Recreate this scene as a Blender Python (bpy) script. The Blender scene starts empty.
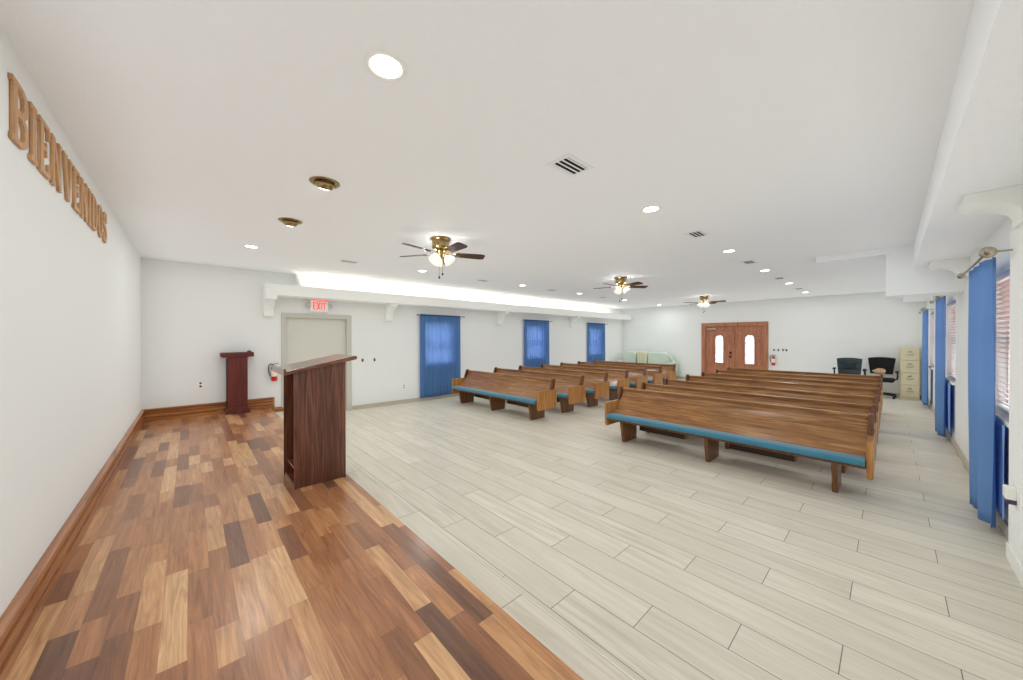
import bpy, bmesh, math, random
from mathutils import Vector, Matrix
random.seed(7)
C = bpy.context.scene.collection
SC = bpy.context.scene
PI = math.pi

# ------------------------------------------------------------------ helpers
def lin(c):
    return c / 12.92 if c <= 0.04045 else ((c + 0.055) / 1.055) ** 2.4
def rgb(r, g, b):
    return (lin(r / 255), lin(g / 255), lin(b / 255), 1.0)

class MB:
    """collects shapes, then links them as ONE mesh object"""
    def __init__(s):
        s.v = []; s.f = []; s.sm = []
    def add(s, vs, fs, smooth=False):
        b = len(s.v)
        s.v += [tuple(v) for v in vs]
        s.f += [tuple(b + i for i in f) for f in fs]
        s.sm += [smooth] * len(fs)
        return s
    def box(s, x0, x1, y0, y1, z0, z1):
        vs = [(x, y, z) for x in (x0, x1) for y in (y0, y1) for z in (z0, z1)]
        return s.add(vs, [(0, 1, 3, 2), (4, 6, 7, 5), (0, 4, 5, 1), (2, 3, 7, 6), (0, 2, 6, 4), (1, 5, 7, 3)])
    def prism(s, pts, axis, a0, a1, smooth=False):
        """pts: 2-D outline; axis 'x': (y,z), 'y': (x,z), 'z': (x,y)"""
        def P(p, a):
            return {'x': (a, p[0], p[1]), 'y': (p[0], a, p[1]), 'z': (p[0], p[1], a)}[axis]
        n = len(pts)
        s.add([P(p, a0) for p in pts] + [P(p, a1) for p in pts],
              [tuple(range(n)), tuple(range(2 * n - 1, n - 1, -1))])
        b = len(s.v) - 2 * n
        s.f += [(b + i, b + (i + 1) % n, b + n + (i + 1) % n, b + n + i) for i in range(n)]
        s.sm += [smooth] * n
        return s
    def lathe(s, prof, seg=24, c=(0, 0, 0), axis='z', smooth=True, M=None):
        """prof: (radius, height) list; ends are closed"""
        vs = []; fs = []
        n = len(prof)
        for r, h in prof:
            for k in range(seg):
                a = 2 * PI * k / seg
                p = (r * math.cos(a), r * math.sin(a), h)
                if axis == 'x': p = (p[2], p[0], p[1])
                if axis == 'y': p = (p[0], p[2], p[1])
                p = Vector(p)
                if M is not None: p = M @ p
                vs.append(tuple(p + Vector(c)))
        for i in range(n - 1):
            for k in range(seg):
                k2 = (k + 1) % seg
                fs.append((i * seg + k, i * seg + k2, (i + 1) * seg + k2, (i + 1) * seg + k))
        s.add(vs, fs, smooth)
        s.add(vs[:seg], [tuple(range(seg))][::-1]); s.add(vs[-seg:], [tuple(range(seg))])
        return s
    def tube(s, path, r, seg=8, smooth=True):
        path = [Vector(p) for p in path]
        vs = []; fs = []
        rr = r if isinstance(r, (list, tuple)) else [r] * len(path)
        up = None
        for i, p in enumerate(path):
            t = (path[min(i + 1, len(path) - 1)] - path[max(i - 1, 0)]).normalized()
            if up is None:
                up = t.orthogonal().normalized()
            else:
                up = (up - t * up.dot(t)).normalized()
            sd = t.cross(up)
            for k in range(seg):
                a = 2 * PI * k / seg
                vs.append(tuple(p + (up * math.cos(a) + sd * math.sin(a)) * rr[i]))
        for i in range(len(path) - 1):
            for k in range(seg):
                k2 = (k + 1) % seg
                fs.append((i * seg + k, i * seg + k2, (i + 1) * seg + k2, (i + 1) * seg + k))
        fs.append(tuple(range(seg))[::-1]); fs.append(tuple(range((len(path) - 1) * seg, len(path) * seg)))
        return s.add(vs, fs, smooth)
    def build(s, name, mat, parent=None, bevel=0, seg=2, subsurf=0, loc=None):
        me = bpy.data.meshes.new(name)
        me.from_pydata(s.v, [], s.f)
        bm = bmesh.new(); bm.from_mesh(me)
        bmesh.ops.remove_doubles(bm, verts=bm.verts, dist=1e-5)
        bmesh.ops.recalc_face_normals(bm, faces=bm.faces)
        bm.to_mesh(me); bm.free()
        if any(s.sm) and len(me.polygons) == len(s.sm):
            me.polygons.foreach_set('use_smooth', s.sm)
        elif any(s.sm):
            me.polygons.foreach_set('use_smooth', [True] * len(me.polygons))
            try: me.set_sharp_from_angle(angle=math.radians(40))
            except Exception: pass
        me.materials.append(mat)
        o = bpy.data.objects.new(name, me)
        C.objects.link(o)
        if parent is not None: o.parent = parent
        if loc is not None: o.location = loc
        if bevel:
            m = o.modifiers.new('bevel', 'BEVEL'); m.width = bevel; m.segments = seg; m.limit_method = 'ANGLE'
            m.angle_limit = math.radians(40)
        if subsurf:
            m = o.modifiers.new('sub', 'SUBSURF'); m.levels = subsurf; m.render_levels = subsurf
        return o

def tag(o, label=None, cat=None, group=None, kind=None):
    if label: o['label'] = label
    if cat: o['category'] = cat
    if group: o['group'] = group
    if kind: o['kind'] = kind
    return o
def thing(name, label, cat, loc=(0, 0, 0), rz=0, group=None):
    o = bpy.data.objects.new(name, None); C.objects.link(o)
    o.location = loc; o.rotation_euler = (0, 0, rz); o.empty_display_size = .1
    return tag(o, label, cat, group)
def struct(o, label=None):
    o['kind'] = 'structure'
    if label: o['label'] = label
    return o
def dup(root, loc, rz=None, label=None, group=None):
    kids = {}
    def cp(o, parent):
        c = o.copy(); C.objects.link(c); c.parent = parent
        for ch in [k for k in ALLKIDS.get(o.name, [])]:
            cp(ch, c)
        return c
    ALLKIDS.clear()
    for o in C.objects:
        if o.parent is not None: ALLKIDS.setdefault(o.parent.name, []).append(o)
    r = cp(root, None)
    r.location = loc
    if rz is not None: r.rotation_euler = (0, 0, rz)
    if label: r['label'] = label
    if group: r['group'] = group
    return r
ALLKIDS = {}

# ------------------------------------------------------------------ materials
class NT:
    def __init__(s, name):
        s.m = bpy.data.materials.new(name); s.m.use_nodes = True
        s.t = s.m.node_tree; s.t.nodes.clear()
        s.out = s.n('ShaderNodeOutputMaterial')
        s.bsdf = s.n('ShaderNodeBsdfPrincipled')
        s.l(s.bsdf.outputs[0], s.out.inputs[0])
    def n(s, typ, **kw):
        x = s.t.nodes.new(typ)
        for k, v in kw.items(): setattr(x, k, v)
        return x
    def l(s, a, b): s.t.links.new(a, b)
    def put(s, sock, v):
        if hasattr(v, 'is_linked') or isinstance(v, bpy.types.NodeSocket): s.l(v, sock)
        else: sock.default_value = v
    def math(s, op, a, b=None, c=None):
        x = s.n('ShaderNodeMath', operation=op)
        s.put(x.inputs[0], a)
        if b is not None: s.put(x.inputs[1], b)
        if c is not None: s.put(x.inputs[2], c)
        return x.outputs[0]
    def coord(s, kind='Object'):
        return s.n('ShaderNodeTexCoord').outputs[kind]
    def xyz(s, v):
        x = s.n('ShaderNodeSeparateXYZ'); s.l(v, x.inputs[0]); return x.outputs
    def vec(s, a, b, c=0.0):
        x = s.n('ShaderNodeCombineXYZ')
        for i, v in enumerate((a, b, c)): s.put(x.inputs[i], v)
        return x.outputs[0]
    def wn(s, v):
        x = s.n('ShaderNodeTexWhiteNoise', noise_dimensions='3D'); s.l(v, x.inputs[0]); return x.outputs[0]
    def noise(s, v, scale, detail=3, rough=.5, dist=0.0):
        x = s.n('ShaderNodeTexNoise'); s.l(v, x.inputs['Vector'])
        x.inputs['Scale'].default_value = scale; x.inputs['Detail'].default_value = detail
        x.inputs['Roughness'].default_value = rough; x.inputs['Distortion'].default_value = dist
        return x.outputs[0]
    def scale(s, v, sc):
        x = s.n('ShaderNodeVectorMath', operation='MULTIPLY'); s.l(v, x.inputs[0]); x.inputs[1].default_value = sc
        return x.outputs[0]
    def addv(s, v, w):
        x = s.n('ShaderNodeVectorMath', operation='ADD'); s.l(v, x.inputs[0]); s.put(x.inputs[1], w)
        return x.outputs[0]
    def ramp(s, f, stops, interp='LINEAR'):
        x = s.n('ShaderNodeValToRGB'); s.l(f, x.inputs[0]); r = x.color_ramp; r.interpolation = interp
        while len(r.elements) < len(stops): r.elements.new(.5)
        for e, (p, c) in zip(r.elements, stops): e.position = p; e.color = c
        return x.outputs[0]
    def mix(s, f, a, b, mode='MIX'):
        x = s.n('ShaderNodeMix', data_type='RGBA', blend_type=mode)
        s.put(x.inputs[0], f); s.put(x.inputs[6], a); s.put(x.inputs[7], b)
        return x.outputs[2]
    def bump(s, h, strength, dist=.01):
        x = s.n('ShaderNodeBump'); x.inputs['Strength'].default_value = strength; x.inputs['Distance'].default_value = dist
        s.l(h, x.inputs['Height']); s.l(x.outputs[0], s.bsdf.inputs['Normal'])
    def set(s, **kw):
        names = {'color': 'Base Color', 'rough': 'Roughness', 'metal': 'Metallic', 'coat': 'Coat Weight', 'spec': 'Specular IOR Level',
                 'trans': 'Transmission Weight', 'sheen': 'Sheen Weight', 'emis': 'Emission Color', 'estr': 'Emission Strength', 'coatr': 'Coat Roughness'}
        for k, v in kw.items(): s.put(s.bsdf.inputs[names[k]], v)
        return s

def plain(name, col, rough=.5, metal=0.0, **kw):
    m = NT(name)
    n = m.noise(m.coord(), 35, 2)
    c = m.mix(m.math('MULTIPLY', n, .12), col, tuple(x * .75 for x in col[:3]) + (1,))
    m.set(color=c, rough=rough, metal=metal, **kw)
    return m.m
def paint(name, col, bs=.25, sc=90):
    m = NT(name)
    v = m.coord()
    n = m.noise(v, sc, 4, .6)
    n2 = m.noise(v, 1.3, 2)
    c = m.mix(m.math('MULTIPLY', n2, .06), col, tuple(x * .8 for x in col[:3]) + (1,))
    m.set(color=c, rough=.75, spec=.25)
    m.bump(n, bs, .004)
    return m.m

def wood(name, dark, mid, light, rough=.35, axis='y', sc=1.0, coat=.0, plank=0.0):
    """grain along the given object axis"""
    m = NT(name)
    v = m.coord()
    oi = m.n('ShaderNodeObjectInfo')
    off = m.vec(m.math('MULTIPLY', oi.outputs['Random'], 13.0), m.math('MULTIPLY', oi.outputs['Random'], 7.0), m.math('MULTIPLY', oi.outputs['Random'], 5.0))
    v = m.addv(v, off)
    k = {'x': (.9, 16, 16), 'y': (16, .9, 16), 'z': (16, 16, .9)}[axis]
    sv = m.scale(v, tuple(q * sc for q in k))
    n1 = m.noise(sv, 1.6, 6, .62, 1.4)
    k2 = {'x': (3, 140, 140), 'y': (140, 3, 140), 'z': (140, 140, 3)}[axis]
    n2 = m.noise(m.scale(v, k2), 1.0, 3, .6)
    f = m.math('ADD', m.math('MULTIPLY', n1, .8), m.math('MULTIPLY', n2, .25))
    c = m.ramp(f, [(.33, dark), (.52, mid), (.70, light)])
    m.set(color=c, rough=rough, coat=coat, coatr=.15)
    m.bump(n2, .12, .002)
    return m.m

M = {}
M['wall'] = paint('wall_paint', rgb(225, 227, 225), .15, 120)
M['ceil'] = paint('ceiling_paint', rgb(236, 239, 241), .5, 70)
M['trimwhite'] = paint('trim_paint', rgb(233, 235, 232), .1, 120)
M['doorgrey'] = paint('grey_door_paint', rgb(206, 205, 195), .05, 60)
M['framegrey'] = paint('grey_frame_paint', rgb(192, 191, 182), .05, 60)
M['oak'] = wood('oak_pew_wood', rgb(86, 52, 26), rgb(142, 95, 52), rgb(184, 138, 82), .30, 'y', 1.0, .15)
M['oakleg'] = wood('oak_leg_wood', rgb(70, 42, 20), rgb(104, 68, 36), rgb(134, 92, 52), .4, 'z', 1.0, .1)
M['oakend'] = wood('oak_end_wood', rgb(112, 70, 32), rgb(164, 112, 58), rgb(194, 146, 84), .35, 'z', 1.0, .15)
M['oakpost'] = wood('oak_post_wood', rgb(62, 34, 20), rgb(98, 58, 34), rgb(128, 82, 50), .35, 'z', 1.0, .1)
M['rack'] = wood('dark_shaded_rack_wood', rgb(30, 20, 14), rgb(46, 30, 20), rgb(62, 42, 28), .5, 'y', 1.0)  # dark wood, with the shade under the seat worked into the colour
M['darkwood'] = wood('dark_lectern_wood', rgb(44, 22, 16), rgb(88, 50, 36), rgb(124, 78, 58), .32, 'z', 1.0, .2)
M['darkwoodx'] = wood('dark_lectern_top', rgb(58, 28, 18), rgb(104, 58, 38), rgb(140, 86, 60), .22, 'x', 1.0, .4)
M['mahog'] = wood('mahogany_wood', rgb(62, 22, 20), rgb(92, 36, 30), rgb(112, 50, 42), .35, 'z', .6, .1)
M['mahogx'] = wood('mahogany_top_wood', rgb(62, 22, 20), rgb(88, 34, 28), rgb(108, 46, 38), .3, 'x', .6, .1)
M['doorwood'] = wood('front_door_wood', rgb(132, 80, 56), rgb(166, 108, 80), rgb(190, 132, 102), .35, 'z', .8, .1)
M['basewood'] = wood('baseboard_wood', rgb(104, 58, 24), rgb(152, 92, 44), rgb(184, 124, 68), .3, 'y', .8, .2)
M['basewoodx'] = wood('baseboard_wood_across', rgb(104, 58, 24), rgb(152, 92, 44), rgb(184, 124, 68), .3, 'x', .8, .2)
M['letter'] = wood('letter_wood', rgb(150, 108, 68), rgb(182, 138, 94), rgb(204, 164, 118), .5, 'z', 1.5)
M['blade'] = wood('fan_blade_wood', rgb(40, 22, 14), rgb(66, 38, 24), rgb(92, 56, 36), .35, 'x', 1.0, .1)
M['brass'] = plain('antique_brass', rgb(172, 150, 104), .28, 1.0)
M['nickel'] = plain('brushed_nickel', rgb(190, 182, 165), .3, 1.0)
M['black'] = plain('black_plastic', rgb(24, 25, 27), .45)
M['mesh'] = plain('black_mesh_fabric', rgb(16, 18, 20), .8)
M['darkmetal'] = plain('dark_bronze_metal', rgb(46, 38, 32), .4, .6)
M['white'] = plain('white_plastic', rgb(236, 235, 230), .4)
M['ventwhite'] = plain('vent_white_metal', rgb(232, 235, 237), .4)
M['dark'] = plain('vent_dark', rgb(26, 25, 24), .9)
M['switch'] = plain('switch_brown', rgb(84, 76, 66), .5)
M['cabinet'] = plain('cabinet_beige_metal', rgb(212, 203, 172), .4)
M['chrome'] = plain('polished_metal', rgb(205, 205, 205), .2, 1.0)
M['red'] = plain('red_enamel', rgb(190, 30, 26), .3)
M['blindtan'] = plain('whitewashed_blind_wood', rgb(206, 180, 168), .45)
M['paper'] = plain('label_cream', rgb(232, 226, 204), .6)
M['signred'] = plain('exit_red', rgb(226, 40, 50), .5, 0.0, emis=rgb(255, 60, 70), estr=1.2)
M['leather'] = plain('teal_black_leather', rgb(38, 50, 56), .3)
M['purple'] = plain('dark_purple_plastic', rgb(70, 52, 92), .5)
M['tan'] = plain('tan_cloth', rgb(196, 160, 122), .9)
M['steel'] = plain('grey_metal', rgb(150, 148, 140), .35, .9)

def fabric(name, a, b, sc=400):
    m = NT(name)
    v = m.coord()
    n = m.noise(v, sc, 2)
    n2 = m.noise(v, 6, 3)
    c = m.mix(m.math('ADD', m.math('MULTIPLY', n, .5), m.math('MULTIPLY', n2, .5)), a, b)
    m.set(color=c, rough=.9, sheen=.3)
    m.bump(n, .3, .002)
    return m.m
M['teal'] = fabric('teal_cushion_fabric', rgb(36, 98, 122), rgb(66, 132, 154))
M['mint'] = fabric('mint_sofa_fabric', rgb(184, 200, 186), rgb(212, 220, 206), 60)
M['sofabase'] = fabric('pale_sofa_fabric', rgb(150, 172, 158), rgb(196, 206, 186), 30)
def striped(name):
    m = NT(name)
    x = m.xyz(m.coord())
    f = m.math('GREATER_THAN', m.math('FRACT', m.math('MULTIPLY', x[1], 14.0)), .6)
    m.set(color=m.mix(f, rgb(214, 214, 188), rgb(190, 186, 140)), rough=.9)
    return m.m
M['stripe'] = striped('striped_cushion_fabric')

def curtain_mat(name, col, tcol, alpha):
    m = NT(name)
    v = m.coord()
    n = m.noise(m.scale(v, (300, 300, 300)), 1, 1)
    d = m.n('ShaderNodeBsdfDiffuse'); d.inputs[0].default_value = col
    t = m.n('ShaderNodeBsdfTranslucent'); t.inputs[0].default_value = tcol
    tr = m.n('ShaderNodeBsdfTransparent'); tr.inputs[0].default_value = (.62, .74, .92, 1)
    a = m.n('ShaderNodeMixShader'); a.inputs[0].default_value = .45
    m.l(d.outputs[0], a.inputs[1]); m.l(t.outputs[0], a.inputs[2])
    b = m.n('ShaderNodeMixShader')
    m.l(m.math('MULTIPLY', m.math('ADD', n, .5), alpha), b.inputs[0])
    m.l(a.outputs[0], b.inputs[1]); m.l(tr.outputs[0], b.inputs[2])
    m.l(b.outputs[0], m.out.inputs[0])
    m.t.nodes.remove(m.bsdf)
    return m.m
M['sheer'] = curtain_mat('blue_sheer_fabric', rgb(108, 158, 198), rgb(116, 134, 200), .30)
M['panel'] = curtain_mat('blue_panel_lit_fabric', rgb(146, 186, 238), rgb(150, 180, 235), .04)  # lighter copy of the drape fabric; its lit look is in the colour
M['drape'] = curtain_mat('blue_drape_fabric', rgb(116, 156, 200), rgb(140, 176, 228), .04)

def emis(name, col, s):
    m = NT(name); m.set(color=col, emis=col, estr=s, rough=.5); return m.m
M['lens'] = emis('downlight_lens', (1, .97, .92, 1), 14)
M['tube'] = emis('fluorescent_glow', (1, .90, .74, 1), 3)
M['bulb'] = emis('frosted_lamp_glass', (1, .95, .88, 1), .5)

def glass(name):
    m = NT(name)
    t = m.n('ShaderNodeBsdfTransparent'); g = m.n('ShaderNodeBsdfGlossy'); g.inputs['Roughness'].default_value = .02
    b = m.n('ShaderNodeMixShader'); b.inputs[0].default_value = .06
    m.l(t.outputs[0], b.inputs[1]); m.l(g.outputs[0], b.inputs[2]); m.l(b.outputs[0], m.out.inputs[0])
    m.t.nodes.remove(m.bsdf)
    return m.m
M['glass'] = glass('window_glass')
def etched(name):
    m = NT(name)
    v = m.coord(); x = m.xyz(v)
    w = m.n('ShaderNodeTexVoronoi', feature='DISTANCE_TO_EDGE'); m.l(v, w.inputs['Vector']); w.inputs['Scale'].default_value = 13
    f = m.math('LESS_THAN', w.outputs['Distance'], .045)
    t = m.n('ShaderNodeBsdfTranslucent'); t.inputs[0].default_value = (.8, .84, .88, 1)
    tr = m.n('ShaderNodeBsdfTransparent'); tr.inputs[0].default_value = (.5, .53, .56, 1)
    d = m.n('ShaderNodeBsdfDiffuse'); d.inputs[0].default_value = rgb(196, 202, 210)
    a = m.n('ShaderNodeMixShader'); a.inputs[0].default_value = .6
    m.l(t.outputs[0], a.inputs[1]); m.l(tr.outputs[0], a.inputs[2])
    b = m.n('ShaderNodeMixShader'); m.l(m.math('MULTIPLY', f, .7), b.inputs[0])
    m.l(a.outputs[0], b.inputs[1]); m.l(d.outputs[0], b.inputs[2])
    m.l(b.outputs[0], m.out.inputs[0]); m.t.nodes.remove(m.bsdf)
    return m.m
M['etched'] = etched('etched_door_glass')

def plank_floor(name):
    m = NT(name)
    v = m.coord(); x, y, z = m.xyz(v)
    W, L = .086, 1.0
    xs = m.math('DIVIDE', m.math('ADD', x, 5.0), W)
    row = m.math('FLOOR', xs)
    r1 = m.wn(m.vec(row, 3.3, 1.7))
    s = m.math('ADD', m.math('DIVIDE', m.math('ADD', y, 5.0), L), m.math('MULTIPLY', r1, 9.0))
    cell = m.math('FLOOR', s)
    fr = m.math('FRACT', s)
    t = m.math('ADD', .22, m.math('MULTIPLY', m.wn(m.vec(row, cell, 8.1)), .5))
    sub = m.math('GREATER_THAN', fr, t)
    idv = m.vec(row, m.math('ADD', cell, m.math('MULTIPLY', sub, .5)), 2.0)
    h = m.wn(idv)
    h2 = m.wn(m.addv(idv, (17.3, 5.1, 3.0)))
    base = m.ramp(h, [(0, rgb(120, 84, 64)), (.12, rgb(146, 98, 68)), (.36, rgb(178, 122, 82)), (.62, rgb(196, 140, 94)), (.84, rgb(212, 160, 112)), (1.0, rgb(228, 184, 136))])
    # grain along y
    gv = m.vec(m.math('ADD', m.math('MULTIPLY', x, 22.0), m.math('MULTIPLY', h2, 50.0)), m.math('ADD', m.math('MULTIPLY', y, 1.6), m.math('MULTIPLY', h, 30.0)), h2)
    g = m.noise(gv, 1.3, 6, .62, 1.2)
    g2 = m.noise(m.vec(m.math('MULTIPLY', x, 160.0), m.math('MULTIPLY', y, 5.0), h), 1.0, 2)
    gg = m.math('ADD', m.math('MULTIPLY', g, .75), m.math('MULTIPLY', g2, .25))
    c = m.mix(m.ramp(gg, [(.35, (0, 0, 0, 1)), (.68, (1, 1, 1, 1))]), m.mix(1.0, base, (.50, .44, .40, 1), 'MULTIPLY'), base)
    # joints
    fx = m.math('FRACT', xs)
    ex = m.math('MINIMUM', fx, m.math('SUBTRACT', 1.0, fx))
    j1 = m.math('LESS_THAN', ex, .008)
    j2 = m.math('LESS_THAN', m.math('ABSOLUTE', m.math('SUBTRACT', fr, t)), .0012)
    j3 = m.math('LESS_THAN', fr, .0018)
    j = m.math('MAXIMUM', j1, m.math('MAXIMUM', j2, j3))
    c = m.mix(m.math('MULTIPLY', j, .45), c, rgb(70, 40, 26))
    m.set(color=c, rough=m.math('ADD', .25, m.math('MULTIPLY', g, .14)), coat=.25, coatr=.2)
    m.bump(g2, .05, .002)
    return m.m
M['planks'] = plank_floor('hardwood_strip_floor')

def tile_floor(name, x0=1.467, w=.2193, L=1.122, joint0=1.275, step=.3735):
    m = NT(name)
    v = m.coord(); x, y, z = m.xyz(v)
    xs = m.math('DIVIDE', m.math('SUBTRACT', x, x0), w)
    k = m.math('FLOOR', xs)
    s = m.math('DIVIDE', m.math('ADD', m.math('SUBTRACT', y, joint0), m.math('MULTIPLY', k, step)), L)
    cell = m.math('FLOOR', s)
    fx = m.math('FRACT', xs); fy = m.math('FRACT', s)
    ex = m.math('MULTIPLY', m.math('MINIMUM', fx, m.math('SUBTRACT', 1.0, fx)), w)
    ey = m.math('MULTIPLY', m.math('MINIMUM', fy, m.math('SUBTRACT', 1.0, fy)), L)
    gr = m.math('LESS_THAN', m.math('MINIMUM', ex, ey), .0021)
    idv = m.vec(k, cell, 4.0)
    h = m.wn(idv); h2 = m.wn(m.addv(idv, (7.7, 3.1, 1.0)))
    gv = m.vec(m.math('ADD', m.math('MULTIPLY', x, 26.0), m.math('MULTIPLY', h, 40.0)), m.math('ADD', m.math('MULTIPLY', y, 1.5), m.math('MULTIPLY', h2, 40.0)), h2)
    g = m.noise(gv, 1.2, 5, .6, .6)
    base = m.mix(h, rgb(206, 199, 184), rgb(218, 212, 197))
    dk = m.mix(h2, rgb(188, 180, 164), rgb(199, 192, 177))
    c = m.mix(m.ramp(g, [(.30, (0, 0, 0, 1)), (.62, (1, 1, 1, 1))]), dk, base)
    c = m.mix(m.math('MULTIPLY', gr, .9), c, rgb(96, 90, 80))
    m.set(color=c, rough=m.math('ADD', .34, m.math('MULTIPLY', g, .15)), spec=.4)
    m.bump(gr, -.3, .003)
    return m.m
M['tile'] = tile_floor('wood_look_tile_floor')
M['striptile'] = tile_floor('step_tile', 1.067, .2193, 1.18, 1.311, 0)
M['basetile'] = plain('tile_baseboard', rgb(190, 182, 166), .5)
M['concrete'] = plain('outside_paving', rgb(200, 196, 188), .9)
M['brickpink'] = plain('outside_terracotta', rgb(196, 138, 116), .9)

# ------------------------------------------------------------------ room constants (camera 1.5 m above the tiled floor)
XL, XB, YW, YR = -.54, 13.40, 7.66, -.60      # letter wall, front-door wall, curtained wall, near window wall
ZC = 2.72
ZP, ZS = .238, .155                            # hardwood stage, tiled step
XP, XS = 1.067, 1.286

def wall_grid(axis, a0, a1, us, vs, holes):
    """solid wall slab between a0..a1 on its axis; us, vs breakpoints; holes: (u0,u1,v0,v1)"""
    us = sorted(set(us + [q for h in holes for q in h[:2]])); vs = sorted(set(vs + [q for h in holes for q in h[2:]]))
    def solid(i, j):
        if not (0 <= i < len(us) - 1 and 0 <= j < len(vs) - 1): return False
        cu, cv = (us[i] + us[i + 1]) / 2, (vs[j] + vs[j + 1]) / 2
        return not any(h[0] < cu < h[1] and h[2] < cv < h[3] for h in holes)
    P = (lambda a, u, v: (a, u, v)) if axis == 'x' else (lambda a, u, v: (u, a, v))
    m = MB()
    for i in range(len(us) - 1):
        for j in range(len(vs) - 1):
            if not solid(i, j): continue
            u0, u1, v0, v1 = us[i], us[i + 1], vs[j], vs[j + 1]
            for a in (a0, a1):
                m.add([P(a, u0, v0), P(a, u1, v0), P(a, u1, v1), P(a, u0, v1)], [(0, 1, 2, 3)])
            for (di, dj, q) in ((-1, 0, [(u0, v0), (u0, v1)]), (1, 0, [(u1, v0), (u1, v1)]), (0, -1, [(u0, v0), (u1, v0)]), (0, 1, [(u0, v1), (u1, v1)])):
                if not solid(i + di, j + dj):
                    m.add([P(a0, *q[0]), P(a0, *q[1]), P(a1, *q[1]), P(a1, *q[0])], [(0, 1, 2, 3)])
    return m

LW = [(4.21, 5.005), (7.70, 8.50), (11.02, 11.80)]      # windows in the curtained wall
RW = [(4.30, 5.32), (7.72, 8.84), (11.25, 12.30)]       # windows in the near window wall
LZ = (.87, 1.935); RZ = (.885, 2.04)
DG = (1.306, 2.404, 0.0, 1.91)                          # grey door opening
DF = (2.72, 4.45, 0.0, 1.93)                            # front door opening
TH = .16

struct(MB().box(XL - .3, XB + .3, YR - .3, YW + .3, -.2, 0).build('floor', M['tile']))
struct(MB().box(XL, XP, YR, YW, .0, ZP).build('floor_stage', M['planks']), 'raised stage floor of glossy mixed brown hardwood strips')
struct(MB().box(XP, XS - .009, YR, YW, .0, ZS).build('trim_1', M['striptile']), 'pale tiled step along the edge of the wooden stage')
struct(MB().box(XS - .009, XS, YR, YW, .0, ZS + .002).build('trim_2', plain('nosing_metal', rgb(216, 212, 200), .35, .2)), 'slim light metal nosing on the tiled step')
struct(MB().box(XL - TH, XB + TH, YR - TH, YW + TH, ZC, ZC + .15).build('ceiling', M['ceil']))
struct(MB().box(XL - TH, XL, YR - TH, YW + TH, 0, ZC).build('wall_left', M['wall']))
struct(wall_grid('y', YW, YW + TH, [XL, XB], [0, ZC], [(a, b, *LZ) for a, b in LW] + [DG]).build('wall_far', M['wall']))
struct(wall_grid('y', YR, YR - TH, [XL, XB], [0, ZC], [(a, b, *RZ) for a, b in RW]).build('wall_right', M['wall']))
struct(wall_grid('x', XB, XB + TH, [YR - TH, YW + TH], [0, ZC], [DF]).build('wall_back', M['wall']))

# soffit along the near window wall, and the dropped header
struct(MB().box(XL, XB, YR, -.20, 2.415, ZC).build('trim_3', M['ceil']), 'boxed soffit above the near windows')
struct(MB().box(6.93, 7.42, YR, .05, 2.07, ZC).build('trim_4', M['ceil']), 'deep dropped header block hanging at the soffit')
struct(MB().box(6.93, 7.42, .05, .765, 2.635, ZC).build('trim_5', M['ceil']), 'shallow dropped ceiling beam beside the header block')

# light ledge along the curtained wall: front board + bottom
lb = MB().prism([(7.25, 2.262), (YW, 2.262), (YW, 2.30), (7.29, 2.30), (7.29, 2.456), (7.25, 2.456)], 'x', 1.0, XB)
struct(lb.build('trim_6', M['trimwhite'], bevel=.004), 'long white light ledge above the curtained windows')
struct(MB().box(.965, 1.0, 7.245, YW, 2.255, 2.46).build('trim_7', M['trimwhite']), 'white end board closing the light ledge')
struct(MB().prism([(YW, 2.30), (YW, ZC), (7.27, 2.456), (7.29, 2.30)], 'x', 1.47, 1.50).build('trim_8', M['trimwhite']), 'slanted white divider inside the light ledge')

def bracket_profile(wall_y, tip_y, ztop, zbot):
    d = wall_y - tip_y
    pts = [(wall_y, ztop), (tip_y, ztop), (tip_y, ztop - .055)]
    for k in range(9):
        a = k / 8 * PI / 2
        pts.append((tip_y + d * .12 + d * .62 * math.sin(a), zbot + .05 + (ztop - .075 - zbot - .05) * math.cos(a) ** 1.0))
    pts += [(tip_y + d * .74, zbot), (wall_y, zbot)]
    return pts
struct(MB().box(.965, 1.125, 7.245, YW, 2.19, 2.262).build('trim_30', M['trimwhite'], bevel=.004), 'white cap block at the end of the light ledge')
nt = 9
for k, xb in enumerate((1.045, 3.27, 6.57, 9.90)):
    pr = bracket_profile(YW, 7.30, 2.262, 1.90)
    o = MB().prism(pr, 'x', xb - .075, xb + .075).build('trim_%d' % nt, M['trimwhite'], bevel=.004); nt += 1
    struct(o, 'white curved corbel under the light ledge')
for k, xb in enumerate((3.77, 6.62, 10.4)):
    pr = bracket_profile(YR, -.315, 2.415, 2.20)
    o = MB().prism(pr, 'x', xb - .13, xb + .13).build('trim_%d' % nt, M['trimwhite'], bevel=.004); nt += 1
    struct(o, 'white curved corbel under the soffit')
struct(MB().box(3.42, 4.12, YR, -.548, 0, 2.22).build('trim_%d' % nt, M['trimwhite'], bevel=.004), 'white pilaster under the closest soffit corbel'); nt += 1

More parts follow.
